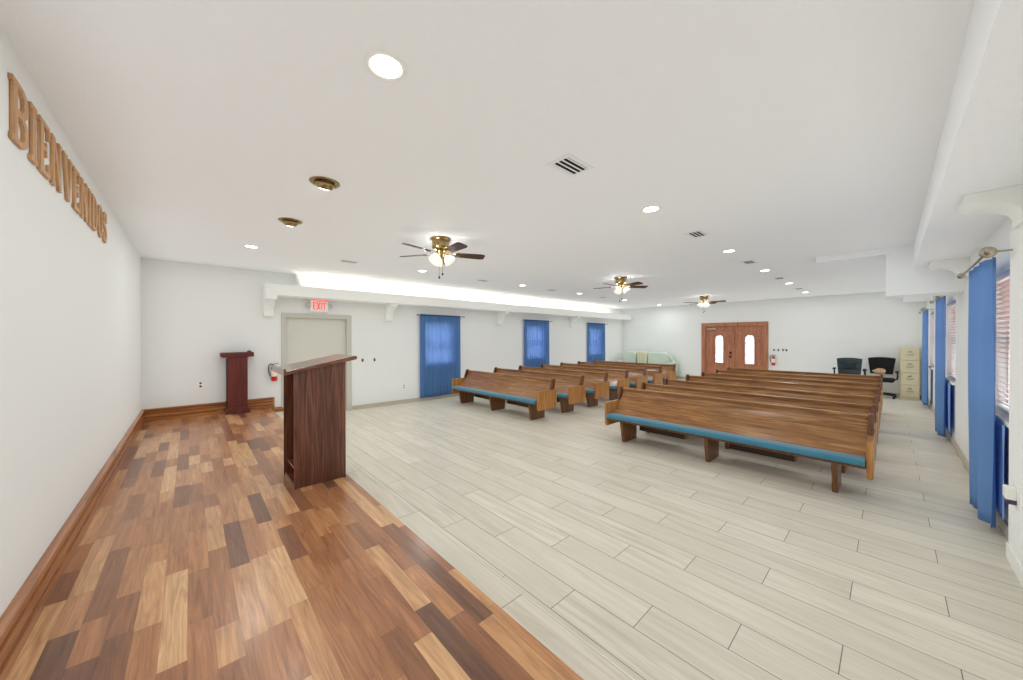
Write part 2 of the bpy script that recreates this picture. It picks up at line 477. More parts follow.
# baseboards
def wood_base_profile(s, o, z):
    # (offset from wall, z)
    return [(o, z), (o + s * .034, z), (o + s * .034, z + .052), (o + s * .012, z + .056), (o + s * .012, z + .064), (o + s * .028, z + .068), (o + s * .026, z + .112), (o + s * .008, z + .116), (o + s * .008, z + .124), (o + s * .022, z + .128), (o + s * .022, z + .150), (o + s * .010, z + .154), (o + s * .010, z + .160), (o + s * .032, z + .166), (o + s * .032, z + .182), (o + s * .012, z + .192), (o, z + .192)]
struct(MB().prism(wood_base_profile(1, XL, ZP), 'y', YR, YW).build('baseboard_left', M['basewood']), 'moulded brown wood baseboard along the letter wall')
bf = MB().prism(wood_base_profile(-1, YW, ZP), 'x', XL, 1.10)
struct(bf.build('baseboard_far', M['basewoodx']), 'moulded brown wood baseboard stepping down at the stage edge')
struct(MB().box(1.10, 1.135, YW - .03, YW, ZS, ZP + .192).build('trim_%d' % nt, M['basewood'], bevel=.004), 'upright wood end of the stage baseboard'); nt += 1
struct(MB().prism([(YW, ZS), (YW - .026, ZS), (YW - .026, ZS + .05), (YW - .012, ZS + .085), (YW, ZS + .085)], 'x', 1.135, XS).build('trim_%d' % nt, M['basewoodx']), 'low wood baseboard on the tiled step'); nt += 1
struct(MB().box(2.50, XB, YW - .012, YW, 0, .085).build('baseboard_tile', M['basetile']), 'taupe tile baseboard under the curtained windows')
struct(MB().box(XS, XB, YR, YR + .012, 0, .10).build('baseboard_right', M['basetile']), 'taupe tile baseboard under the near windows')
struct(MB().box(3.41, 4.13, YR, -.540, 0, .10).build('trim_%d' % nt, M['trimwhite']), 'white foot of the pilaster'); nt += 1
for y0, y1, nm in ((YR, 2.6, 'baseboard_back'), (4.6, YW, 'baseboard_back')):
    struct(MB().box(XB - .012, XB, y0, y1, 0, .085).build(nm, M['basetile']), 'taupe tile baseboard along the front door wall')

# outside
struct(MB().box(-30, 50, -40, 45, -.35, -.25).build('ground_outside', M['concrete']))
struct(MB().box(-6, 26, -5.2, -5.0, -.25, 2.1).build('exterior_wall', M['brickpink']))

# ------------------------------------------------------------------ windows, blinds, curtains
def window(n, x0, x1, z0, z1, wy, s, label):
    """s = +1: wall faces -y (outside towards +y)"""
    yf = wy + s * .10
    f = MB()
    yy = sorted((yf, yf + s * .04))
    for (a, b, c, d) in ((x0, x0 + .04, z0, z1), (x1 - .04, x1, z0, z1), (x0 + .04, x1 - .04, z0, z0 + .04), (x0 + .04, x1 - .04, z1 - .04, z1), (x0 + .04, x1 - .04, (z0 + z1) / 2 - .02, (z0 + z1) / 2 + .02)):
        f.box(a, b, yy[0], yy[1], c, d)
    o = struct(f.build('window_%d' % n, M['white']), label)
    MB().box(x0 + .03, x1 - .03, min(yf + s * .015, yf + s * .02), max(yf + s * .015, yf + s * .02), z0 + .03, z1 - .03).build('window_glass', M['glass'], o)
    ys = sorted((wy - s * .03, wy + s * .10))
    MB().box(x0 - .03, x1 + .03, ys[0], ys[1], z0 - .03, z0 + .002).build('window_sill', M['white'], o, bevel=.005)
    return o
def blind(x0, x1, z0, z1, wy, s, label, tilt, mat=None):
    mat = mat or M['white']
    y = wy + s * .055
    t = thing('window_blind', label, 'blind', ((x0 + x1) / 2, y, z1), 0, 'slatted window blinds')
    w = (x1 - x0) / 2 - .012
    MB().box(-w, w, -.03, .03, -.05, -.002).build('headrail', M['white'], t, bevel=.004)
    sl = MB()
    n = int((z1 - z0 - .09) / .042)
    for k in range(n):
        z = -.08 - k * .042
        c, sn = math.cos(tilt) * .025, math.sin(tilt) * .025 * s
        vs = []
        for q in (-1, 1):
            for dz in (-.0013, .0013):
                vs += [(-w, q * c, z + q * sn + dz), (w, q * c, z + q * sn + dz)]
        sl.add(vs, [(0, 1, 3, 2), (4, 6, 7, 5), (0, 2, 6, 4), (1, 5, 7, 3), (0, 4, 5, 1), (2, 3, 7, 6)])
    sl.build('blind_slats', mat, t)
    zb = -(z1 - z0) + .012
    MB().box(-w, w, -.025, .025, zb, zb + .018).build('bottom_rail', M['white'], t, bevel=.003)
    for xx in (-w * .7, w * .7):
        MB().tube([(xx, -s * .027, -.05), (xx, -s * .027, zb + .01)], .0015, 5).build('lift_cord', M['white'], t)
    return t

def cloth(x0, x1, z0, z1, yfun, amp, waves, nx=None, nz=22, flare=0.0, z0b=None, top_gather=.35, ph=0.0):
    m = MB()
    nx = nx or max(24, int(waves * 14))
    vs = []
    for j in range(nz + 1):
        v = j / nz
        for i in range(nx + 1):
            u = i / nx
            zb = z0 + ((z0b - z0) * u if z0b is not None else 0)
            z = zb + (z1 - zb) * v
            a = amp * (top_gather + (1 - top_gather) * (1 - v) ** .7)
            w = math.sin(u * waves * 2 * PI + ph + .6 * math.sin(v * 3 + u * 5)) + .35 * math.sin(u * waves * 4.3 * PI + 1.3)
            x = x0 + (x1 - x0) * u
            x = x + flare * (1 - v) * (u - .5)
            vs.append((x, yfun(u) + a * w, z))
    fs = [(j * (nx + 1) + i, j * (nx + 1) + i + 1, (j + 1) * (nx + 1) + i + 1, (j + 1) * (nx + 1) + i) for j in range(nz) for i in range(nx)]
    m.add(vs, fs, True)
    return m
def finish_cloth(o):
    s = o.modifiers.new('thick', 'SOLIDIFY'); s.thickness = .0015; s.offset = 0
    return o

ordn = ['beside the grey door', 'midway on the curtained wall', 'by the front door corner']
for k, (a, b) in enumerate(LW):
    window(k + 1, a, b, *LZ, YW, 1, 'white framed window %s' % ordn[k])
    blind(a, b, *LZ, YW, 1, 'white blind behind the blue sheers of the window %s' % ordn[k], .55)
    m_ = (a + b) / 2
    # rod
    r = thing('curtain_rod', 'thin dark rod carrying the blue sheers of the window %s' % ordn[k], 'curtain rod', (m_, YW - .105, 2.06), 0, 'rods over the curtained windows')
    MB().tube([(-.66, 0, 0), (.66, 0, 0)], .008).build('rod', M['darkmetal'], r)
    for sx in (-1, 1):
        MB().lathe([(.004, -.018), (.014, -.008), (.016, .0), (.012, .01), (.003, .018)], 10, (sx * .665, 0, 0), 'x').build('finial', M['darkmetal'], r)
        MB().tube([(sx * .6, 0, 0), (sx * .6, .105, 0)], .006).build('rod_bracket', M['darkmetal'], r)
    # two sheer panels
    zlow = .075
    for q, (p0, p1) in enumerate(((m_ - .572, m_ + .004), (m_ - .004, m_ + .572))):
        o = cloth(p0, p1, zlow + .01 * q, 2.085, lambda u: YW - .062, .016, 5.5, ph=q * 1.7).build('sheer_curtain', M['sheer'])
        tag(finish_cloth(o), 'blue sheer curtain at the window %s, %s panel' % (ordn[k], ('stage side', 'front door side')[q]), 'curtain', 'blue sheers on the curtained wall')

ordr = ['closest to the pilaster', 'between the soffit header and the filing cabinet', 'by the filing cabinet']
ordr = ['beside the white pilaster', 'second from the white pilaster', 'beside the filing cabinet']
RC = [(4.42, 5.24), (7.98, 8.75), (11.45, 12.15)]
for k, (a, b) in enumerate(RW):
    window(k + 4, a, b, *RZ, YR, -1, 'white framed window %s' % ordr[k])
    blind(a, b, *RZ, YR, -1, 'pale pinkish slatted blind in the window %s' % ordr[k], -.42, M['blindtan'])
    x0, x1 = RC[k]
    r = thing('curtain_rod', 'brushed metal rod with round finials over the window %s' % ordr[k], 'curtain rod', ((a + x1) / 2, -.45, 2.09), 0, 'rods on the near window wall')
    cx = (a + x1) / 2
    xs0, xs1 = x0 - .44 - cx, x1 + .14 - cx
    MB().tube([(xs0, 0, 0), (xs1, 0, 0)], .009).build('rod', M['nickel'], r)
    for xx in (xs0, xs1):
        MB().lathe([(.005, -.03), (.02, -.02), (.028, 0), (.02, .02), (.005, .03)], 12, (xx, 0, 0), 'x').build('finial', M['nickel'], r)
    xq = x0 - .38 - cx
    MB().lathe([(.004, -.008), (.034, -.006), (.040, 0), (.034, .006), (.004, .008)], 16, (xq, 0, .0), 'x').build('collar_disc', M['nickel'], r)
    MB().tube([(xq, 0, 0), (xq, -.15, 0)], .007).build('rod_bracket', M['nickel'], r)
    fy = lambda u: -.508 + .012 * u
    o = cloth(x0, x1, .075, 2.11, fy, .030, 2.6, z0b=.055, top_gather=.75, ph=3.6, nx=60).build('drape_curtain', M['drape'])
    tag(finish_cloth(o), 'blue curtain bunched aside at the window %s' % ordr[k], 'curtain', 'blue drapes on the near window wall')
    if k < 2:
        o = cloth(a + .03, a + .80, .18, .862, lambda u: YR + .038, .008, 5, top_gather=.8).build('drape_curtain', M['panel'])
        tag(finish_cloth(o), 'blue fabric panel hanging below the sill of the window %s' % ordr[k], 'curtain', 'blue panels below the sills')

# ------------------------------------------------------------------ doors
d = MB().box(DG[0] + .002, DG[1] - .002, YW + .045, YW + .09, .008, DG[3] - .002).build('door_2', M['doorgrey'])
struct(d, 'plain grey exit door behind the tall lectern')
fr = MB()
fr.prism([(DG[0] - .06, 0), (DG[0] - .06, DG[3] + .072), (DG[1] + .085, DG[3] + .072), (DG[1] + .085, 0), (DG[1] - .012, 0), (DG[1] - .012, DG[3] - .012), (DG[0] + .012, DG[3] - .012), (DG[0] + .012, 0)], 'y', YW - .018, YW + .045)
fr.build('door_frame', M['framegrey'], d, bevel=.004)
MB().tube([(DG[0] + .07, YW + .05, .98), (DG[0] + .07, YW + .0, .98), (DG[0] + .17, YW - .005, .98)], .011).build('door_handle', M['nickel'], d)
for zz in (.25, 1.0, 1.7):
    MB().box(DG[1] - .012, DG[1] - .002, YW + .035, YW + .046, zz - .045, zz + .045).build('hinge', M['nickel'], d)

# front double door
D = thing('door_1', 'brown double front door with two arched glass lights', 'door', (XB, 0, 0))
struct(D); del D['category']
fr = MB()
for off, w in ((0, 0),):
    fr.prism([(2.612, 0), (2.612, 2.035), (4.566, 2.035), (4.566, 0), (4.44, 0), (4.44, 1.905), (2.735, 1.905), (2.735, 0)], 'x', -.022, .12)
fr.build('door_frame', M['doorwood'], D, bevel=.008)
def arch_loop(yc, hw, z0, z1, n=40):
    """closed loop, starting bottom left, going round; arched top"""
    pts = []
    zs = z1 - hw * .75
    def at(a):
        return
    out = []
    for i in range(n):
        a = 2 * PI * i / n - PI * 3 / 4
        dx, dz = math.cos(a), math.sin(a)
        out.append((a, dx, dz))
    return out, zs
def leaf(y0, y1, yc, hw, gz0, gz1, name):
    n = 64
    zc = (gz0 + gz1) / 2
    zs = gz1 - hw
    inner = []; outer = []
    z0, z1 = .01, 1.915
    yc0 = yc
    for i in range(n):
        a = 2 * PI * i / n + PI / 4
        dx, dz = math.cos(a), math.sin(a)
        # inner: ray from centre to a rectangle w/ half-disc top
        t = 1e9
        if abs(dx) > 1e-9: t = min(t, hw / abs(dx))
        if dz < -1e-9: t = min(t, (gz0 - zc) / dz)
        if dz > 1e-9:
            # arch circle centred (0, zs-zc) radius hw
            h = zs - zc
            B = -dz * h; Cc = h * h - hw * hw
            disc = B * B - Cc
            if disc > 0:
                tt = -B + math.sqrt(disc)
                if tt * dz > h: t = min(tt, t) if tt * dz > h else t
        inner.append((yc + dx * t, zc + dz * t))
        t2 = 1e9
        if dx > 1e-9: t2 = min(t2, (y1 - yc) / dx)
        if dx < -1e-9: t2 = min(t2, (y0 - yc) / dx)
        if dz > 1e-9: t2 = min(t2, (z1 - zc) / dz)
        if dz < -1e-9: t2 = min(t2, (z0 - zc) / dz)
        outer.append((yc + dx * t2, zc + dz * t2))
    # snap nearest outer points to the rectangle corners
    for cy, cz in ((y0, z0), (y0, z1), (y1, z0), (y1, z1)):
        i = min(range(n), key=lambda i: (outer[i][0] - cy) ** 2 + (outer[i][1] - cz) ** 2); outer[i] = (cy, cz)
    for cy, cz in ((yc - hw, gz0), (yc + hw, gz0)):
        i = min(range(n), key=lambda i: (inner[i][0] - cy) ** 2 + (inner[i][1] - cz) ** 2); inner[i] = (cy, cz)
    m = MB()
    vs = [(x, p[0], p[1]) for x in (.03, .075) for L in (outer, inner) for p in L]
    fs = []
    for i in range(n):
        j = (i + 1) % n
        fs.append((i, j, n + j, n + i)); fs.append((2 * n + i, 3 * n + i, 3 * n + j, 2 * n + j))
        fs.append((i, 2 * n + i, 2 * n + j, j)); fs.append((n + i, n + j, 3 * n + j, 3 * n + i))
    m.add(vs, fs)
    lf = m.build(name, M['doorwood'], D)
    # raised moulding round the glass
    m2 = MB()
    sc = 1.0
    big = []
    for (py, pz) in inner:
        dy, dz = py - yc, pz - zc
        l = math.hypot(dy, dz); big.append((py + dy / max(abs(dy), .05) * .026 if abs(dy) > .05 else py + dy * .5, pz + dz / l * .028))
    vs = [(x, p[0], p[1]) for x in (.018, .032) for L in (big, inner) for p in L]
    m2.add(vs, fs)
    m2.build('glass_moulding', M['doorwood'], lf)
    g = MB().prism(inner, 'x', .048, .056).build('door_glass', M['etched'], lf)
    # raised panels beside / above / below the glass
    def panel(a, b, c, dd):
        MB().prism([(a, c), (b, c), (b, dd), (a, dd)], 'x', .022, .032).build('raised_panel', M['doorwood'], lf, bevel=.008)
    panel(y0 + .09, y1 - .09, .16, .50)
    for s in (-1, 1):
        ya, yb = (y0 + .075, yc - hw - .06) if s < 0 else (yc + hw + .06, y1 - .075)
        panel(ya, yb, .62, 1.30); panel(ya, yb, 1.36, 1.48); panel(ya, yb, 1.53, 1.60)
        panel(ya, min(yb + .05, yc - .01) if s < 0 else yb, 1.72, 1.80) if s < 0 else panel(max(ya - .05, yc + .01), yb, 1.72, 1.80)
    return lf
l1 = leaf(3.60, 4.435, 4.01, .125, .66, 1.615, 'door_leaf')
l2 = leaf(2.74, 3.555, 3.122, .130, .66, 1.61, 'door_leaf')
MB().box(.005, .09, 3.548, 3.606, .01, 1.915).build('astragal', M['doorwood'], D, bevel=.006)
MB().lathe([(.004, -.045), (.028, -.04), (.03, -.02), (.012, -.01), (.012, .035)], 14, (.0, 3.66, .885), 'x').build('door_knob', M['darkmetal'], l1)
MB().lathe([(.004, -.03), (.028, -.026), (.030, .0), (.03, .03)], 14, (.0, 3.66, 1.02), 'x').build('deadbolt', M['darkmetal'], l1)
cl = MB().box(-.03, .03, 4.10, 4.38, 1.80, 1.86).build('door_closer', M['nickel'], l1, bevel=.006)
MB().box(.02, .13, 2.735, 4.44, -.0, .012).build('threshold', M['darkmetal'], D)

# ------------------------------------------------------------------ pews
def make_pew(label, group):
    t = thing('church_pew', label, 'pew', (0, 0, 0), 0, group)
    W = 1.385; T = .045
    MB().prism([(-.474, .312), (-.474, .328), (-.46, .332), (-.06, .325), (-.06, .29)], 'y', -W + T, W - T).build('seat', M['oakpost'], t, bevel=.004)
    # cushion, rounded front
    pr = [(-.30, .332), (-.30, .386)]
    for k in range(7):
        a = PI / 2 + PI * k / 6 * .95
        pr.append((-.470 + .030 * math.cos(a), .362 + .029 * math.sin(a)))
    pr += [(-.47, .335)]
    MB().prism(pr, 'y', -W + T + .006, W - T - .006, True).build('seat_cushion', M['teal'], t, bevel=.012, seg=3)
    # curved back
    f, bk = [], []
    for k in range(11):
        s = k / 10
        z = .30 + .425 * s
        x = -.43 * (1 - s) ** 1.55 + .035 * math.sin(s * PI)
        f.append((x - .012, z)); bk.append((x + .014, z))
    MB().prism(f + bk[::-1], 'y', -W + T, W - T, False).build('backrest', M['oak'], t, bevel=.005)
    MB().prism([(-.024, .712), (-.024, .728), (-.016, .735), (.016, .735), (.024, .728), (.024, .712)], 'y', -W + T, W - T).build('top_rail', M['oak'], t)
    for s in (-1, 1):
        ya, yb = (-W, -W + T) if s < 0 else (W - T, W)
        pp = [(-.445, .225), (-.45, .545), (-.44, .556), (.05, .556), (.055, .553), (.062, .54), (.058, .222), (.045, .214), (-.43, .214)]
        MB().prism(pp, 'y', ya, yb).build('end_panel', M['oakend'], t, bevel=.006)
        MB().prism([(-.112, .556), (-.052, .738), (-.040, .752), (.020, .752), (.032, .738), (.000, .585), (-.004, .556)], 'y', ya + .004, yb - .004).build('end_post', M['oakpost'], t, bevel=.006)
    for y in (-1.125, 0.012, 1.127):
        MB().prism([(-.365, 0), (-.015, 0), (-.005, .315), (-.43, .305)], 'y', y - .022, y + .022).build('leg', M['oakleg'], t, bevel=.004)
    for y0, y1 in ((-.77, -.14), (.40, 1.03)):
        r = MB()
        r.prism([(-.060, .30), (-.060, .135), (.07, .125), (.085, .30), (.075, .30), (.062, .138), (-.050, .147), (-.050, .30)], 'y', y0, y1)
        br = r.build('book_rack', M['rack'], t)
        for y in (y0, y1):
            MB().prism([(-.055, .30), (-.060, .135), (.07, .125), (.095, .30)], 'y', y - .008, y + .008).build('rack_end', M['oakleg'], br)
    return t
LX = [4.97, 5.87, 6.76, 7.65, 8.55, 9.44, 10.33]
RX = [4.97, 5.71, 6.58, 7.60, 8.46, 9.42, 10.30]
CNT = ['first', 'second', 'third', 'fourth', 'fifth', 'sixth', 'last']
lab = lambda i, side: 'oak pew with teal cushion, %s from the stage in the %s' % (CNT[i], side)
GA, GB = 'pews beside the curtained wall', 'pews beside the office chair aisle'
p0 = make_pew(lab(0, 'curtained wall block'), GA); p0.location = (LX[0], 5.60, 0)
for i in range(1, 7): dup(p0, (LX[i], 5.60, 0), 0, lab(i, 'curtained wall block'), GA)
for i in range(7): dup(p0, (RX[i], 1.49, 0), 0, lab(i, 'block before the office chairs'), GB)
o = MB()
bun = bpy.data.meshes
m = MB()
vs = []; n1, n2 = 9, 14
for i in range(n1 + 1):
    th = PI * i / n1
    for k in range(n2):
        ph = 2 * PI * k / n2
        r = 1 + .22 * math.sin(3 * ph + 2 * th) + .12 * math.sin(7 * ph + th)
        vs.append((.05 * math.sin(th) * math.cos(ph) * r, .085 * math.sin(th) * math.sin(ph) * r, .050 * math.cos(th) * (1 + .35 * math.sin(3 * ph + 1))))
fs = [(i * n2 + k, i * n2 + (k + 1) % n2, (i + 1) * n2 + (k + 1) % n2, (i + 1) * n2 + k) for i in range(n1) for k in range(n2)]
m.add(vs, fs, True)
b = m.build('cloth_bundle', M['tan'], loc=(RX[6] + .0, .15, .826))
tag(b, 'small tan cloth bundle on top of the last pew in front of the office chairs', 'bundle')

# ------------------------------------------------------------------ lecterns
t = thing('lectern', 'tall dark wood lectern with slanted top at the edge of the stage', 'lectern', (0, 0, ZP))
x0, x1, ya, yb = .638, 1.045, 3.372, 3.83
tz = lambda x: (1.215 + (x - .638) * .19) - ZP
for y in (ya, yb - .022):
    MB().prism([(x0, 0), (x1, 0), (x1, tz(x1)), (x0, tz(x0))], 'y', y, y + .022).build('side_panel', M['darkwood'], t, bevel=.003)
MB().prism([(ya + .022, 0), (yb - .022, 0), (yb - .022, tz(x1) - .004), (ya + .022, tz(x1) - .004)], 'x', x1 - .022, x1 - .002).build('front_panel', M['darkwood'], t)
MB().box(x0 + .006, x1 - .022, ya + .022, yb - .022, .0, .03).build('bottom_board', M['darkwoodx'], t)
MB().box(x0 + .02, x1 - .022, ya + .022, yb - .022, .13, .15).build('shelf', M['darkwoodx'], t, bevel=.003)
xa, xb = .575, 1.135
MB().prism([(xa, tz(xa)), (xb - .035, tz(xb - .035)), (xb, tz(xb) - .0), (xb, tz(xb) + .03), (xb - .035, tz(xb - .035) + .034), (xa, tz(xa) + .030)], 'y', 3.335, 3.885).build('top_board', M['darkwoodx'], t, bevel=.004)
MB().prism([(xa - .016, tz(xa) - .004), (xa + .002, tz(xa) - .001), (xa + .002, tz(xa) + .05), (xa - .016, tz(xa) + .048)], 'y', 3.335, 3.885).build('book_ledge', M['darkwoodx'], t, bevel=.003)

t = thing('lectern', 'slim mahogany pedestal lectern standing against the far wall of the stage', 'lectern', (.59, 7.53, ZP))
MB().box(-.135, .135, -.08, .08, .09, .955).build('pedestal', M['mahog'], t, bevel=.004)
MB().box(-.146, -.135, -.06, .06, .12, .93).build('back_shade', M['black'], t)  # black slab, no hollow: paints the shade inside the open back
MB().prism([(-.165, 0), (.165, 0), (.165, .075), (.145, .10), (-.145, .10), (-.165, .075)], 'y', -.095, .10).build('plinth', M['mahog'], t, bevel=.004)
MB().prism([(-.225, .965), (-.195, .945), (.222, .955), (.222, 1.025), (.20, 1.035), (-.225, 1.03)], 'y', -.10, .10).build('top_slab', M['mahogx'], t, bevel=.004)
MB().lathe([(.03, 0), (.032, .012), (.02, .024), (.006, .028)], 12, (.165, 0, 1.03)).build('mic_mount', M['black'], t)

# ------------------------------------------------------------------ letters
def stroke(mb, pts, w, x0, x1):
    """flat stroke of width w along pts (y,z)"""
    n = len(pts)
    Lf, Rt = [], []
    for i in range(n):
        a = pts[max(i - 1, 0)]; b_ = pts[min(i + 1, n - 1)]
        dx, dy = b_[0] - a[0], b_[1] - a[1]
        l = math.hypot(dx, dy) or 1
        ww = w[i] if isinstance(w, (list, tuple)) else w
        nx, ny = -dy / l * ww / 2, dx / l * ww / 2
        Lf.append((pts[i][0] + nx, pts[i][1] + ny)); Rt.append((pts[i][0] - nx, pts[i][1] - ny))
    vs = [(x, p[0], p[1]) for x in (x0, x1) for L in (Lf, Rt) for p in L]
    fs = []
    for i in range(n - 1):
        fs += [(i, i + 1, n + i + 1, n + i), (2 * n + i, 3 * n + i, 3 * n + i + 1, 2 * n + i + 1),
               (i, 2 * n + i, 2 * n + i + 1, i + 1), (n + i, n + i + 1, 3 * n + i + 1, 3 * n + i)]
    fs += [(0, n, 3 * n, 2 * n), (n - 1, 3 * n - 1, 4 * n - 1, 2 * n - 1)]
    mb.add(vs, fs)
def rect(mb, y0, y1, z0, z1, x0, x1): mb.box(x0, x1, y0, y1, z0, z1)
def arc(cy, cz, ry, rz, a0, a1, n=14):
    return [(cy + ry * math.cos(a0 + (a1 - a0) * i / n), cz + rz * math.sin(a0 + (a1 - a0) * i / n)) for i in range(n + 1)]
H = .262
def glyph(ch, w, x0, x1, H=H, st=.046, sf=.024):
    """slab-serif letter in a box w x H, origin bottom left"""
    mb = MB()
    R = lambda a, b, c, d: rect(mb, a, b, c, d, x0, x1)
    def stem(a, full=True, e=.014):
        R(a, a + st, 0, H)
        R(a - e, a + st + e, 0, sf); R(a - e, a + st + e, H - sf, H)
    if ch == 'I':
        R((w - st) / 2, (w + st) / 2, 0, H); R(0, w, 0, sf); R(0, w, H - sf, H)
    elif ch == 'E':
        stem(.014); R(.014, w, 0, sf); R(.014, w, H - sf, H); R(.05, w * .72, H / 2 - sf / 2, H / 2 + sf / 2)
        R(w - .022, w, 0, H * .27); R(w - .022, w, H * .73, H); R(w * .72 - .018, w * .72, H * .36, H * .64)
    elif ch == 'N':
        s2 = .030
        R(.016, .016 + s2, 0, H); R(w - .016 - s2, w - .016, 0, H)
        R(0, .06, 0, sf * .8); R(0, .06, H - sf * .8, H); R(w - .062, w, H - sf * .8, H)
        mb.prism([(.016, H), (.016 + st, H), (w - .016, 0), (w - .016 - st * .9, 0)], 'x', x0, x1)
    elif ch == 'V':
        mb.prism([(.012, H), (.012 + st, H), (w / 2 + .024, 0), (w / 2 - .024, 0)], 'x', x0, x1)
        mb.prism([(w - .040, H), (w - .012, H), (w / 2 + .024, 0), (w / 2 - .004, 0)], 'x', x0, x1)
        R(0, .078, H - sf * .8, H); R(w - .066, w, H - sf * .8, H)
    elif ch == 'B':
        stem(.014)
        for c0, c1 in ((H / 2 - .002, H), (0, H / 2 + .012)):
            cz, rz = (c0 + c1) / 2, (c1 - c0) / 2 - sf / 2
            stroke(mb, [(.03, c1 - sf / 2), (w * .52, c1 - sf / 2)] + arc(w * .52, cz, w * .48 - .022, rz, PI / 2 - .15, -PI / 2 + .15) + [(w * .52, c0 + sf / 2), (.03, c0 + sf / 2)],
                   [sf, sf] + [sf + (.046 - sf) * math.sin(PI * i / 14) for i in range(15)] + [sf, sf], x0, x1)
    elif ch == 'D':
        stem(.014)
        stroke(mb, [(.03, H - sf / 2), (w * .42, H - sf / 2)] + arc(w * .42, H / 2, w * .58 - .024, H / 2 - sf / 2, PI / 2 - .12, -PI / 2 + .12) + [(w * .42, sf / 2), (.03, sf / 2)],
               [sf, sf] + [sf + (.048 - sf) * math.sin(PI * i / 14) for i in range(15)] + [sf, sf], x0, x1)
    elif ch == 'O':
        n = 28
        p = arc(w / 2, H / 2, w / 2 - .024, H / 2 - .014, 0, 2 * PI, n)
        stroke(mb, p, [.028 + .020 * abs(math.cos(2 * PI * i / n)) for i in range(n + 1)], x0, x1)
    elif ch == 'S':
        rz = H / 4
        p = arc(w / 2, H - rz - .012, w / 2 - .022, rz - .006, .35, PI * 1.12, 12) + arc(w / 2, rz + .012, w / 2 - .022, rz - .004, PI * .42, -PI * .88, 14)
        stroke(mb, p, [.026 + .016 * math.sin(PI * i / (len(p) - 1)) for i in range(len(p))], x0, x1)
        R(w - .034, w - .008, H * .68, H); R(.008, .034, 0, H * .32)
    return mb
word = 'BIENVENIDOS'
wd = {'B': .19, 'I': .085, 'E': .165, 'N': .195, 'V': .195, 'D': .19, 'O': .185, 'S': .155}
tot = sum(wd[c] for c in word); gap = (4.625 - 2.425 - tot) / (len(word) - 1)
y = 2.425
nth = {}
ordw = ['first', 'second', 'third']
for c in word:
    nth[c] = nth.get(c, 0) + 1
    many = word.count(c) > 1
    o = glyph(c, wd[c], 0, .012).build('wall_letter', M['letter'], loc=(XL + .001, y, 2.318))
    rm = o.modifiers.new('merge', 'REMESH'); rm.mode = 'VOXEL'; rm.voxel_size = .0024
    o['label'] = ('tan wooden letter %s, the %s %s of the word BIENVENIDOS on the wall' % (c, ordw[nth[c] - 1], c)) if many else 'tan wooden letter %s in the word BIENVENIDOS on the wall' % c
    o['category'] = 'letter'; o['group'] = 'wooden wall letters'
    y += wd[c] + gap

# ------------------------------------------------------------------ ceiling lights, vents
def area(name, loc, size, power, col=(1, .95, .88), rot=(0, 0, 0), spread=PI, parent=None, shape='DISK', size_y=None):
    L = bpy.data.lights.new(name, 'AREA'); L.shape = shape; L.size = size
    if size_y: L.size_y = size_y
    L.energy = power; L.color = col; L.spread = spread
    o = bpy.data.objects.new(name, L); C.objects.link(o); o.location = loc; o.rotation_euler = rot
    o.parent = parent
    return o
PDOWN = 9
def downlight(label, x, y, r=.068):
    t = thing('recessed_light', label, 'ceiling light', (x, y, ZC), 0, 'white recessed ceiling lights')
    MB().lathe([(r, .004), (r, -.006), (r + .016, -.008), (r + .022, -.003), (r + .022, .004)], 32).build('trim_ring', M['white'], t)
    MB().lathe([(r - .001, -.001), (r - .001, -.003)], 32).build('lens', M['lens'], t)
    area('downlight_glow', (0, 0, -.012), r * 1.8, PDOWN, (.87, .96, 1), parent=t)
    return t
xr = [.65, 3.2, 5.54, 7.61, 9.77, 12.0]
xl = [.6, 3.09, 5.62, 7.79, 10.15, 12.6]
for i, xx in enumerate(xr): downlight('white recessed light, %s in the row leading to the office chairs' % CNT[i if i < 5 else 6], xx, 1.535)
for i, xx in enumerate(xl): downlight('white recessed light, %s in the row beside the light ledge' % CNT[i if i < 5 else 6], xx, 5.73)
for lx, ly, lb_ in ((.78, 3.0, 'brass ringed eyeball ceiling light over the stage, further from the curtained wall'), (.77, 4.22, 'brass ringed eyeball ceiling light over the stage, closer to the grey door wall')):
    t = thing('eyeball_light', lb_, 'ceiling light', (lx, ly, ZC), 0, 'brass eyeball lights over the stage')
    MB().lathe([(.070, .004), (.070, -.008), (.098, -.010), (.108, -.004), (.108, .004)], 28).build('trim_ring', M['brass'], t)
    Mt = Matrix.Rotation(.45, 4, 'X')
    e = MB().lathe([(.030, .03), (.068, .01), (.072, -.012), (.062, -.038), (.048, -.046)], 24, (0, 0, 0), 'z', True, Mt).build('eyeball', M['brass'], t)
    MB().lathe([(.046, -.044), (.03, -.052), (.004, -.054)], 20, (0, 0, 0), 'z', True, Mt).build('lamp_face', M['lens'], e)
    area('eyeball_glow', (0, .03, -.065), .08, PDOWN * .6, (.88, .96, 1), parent=t)

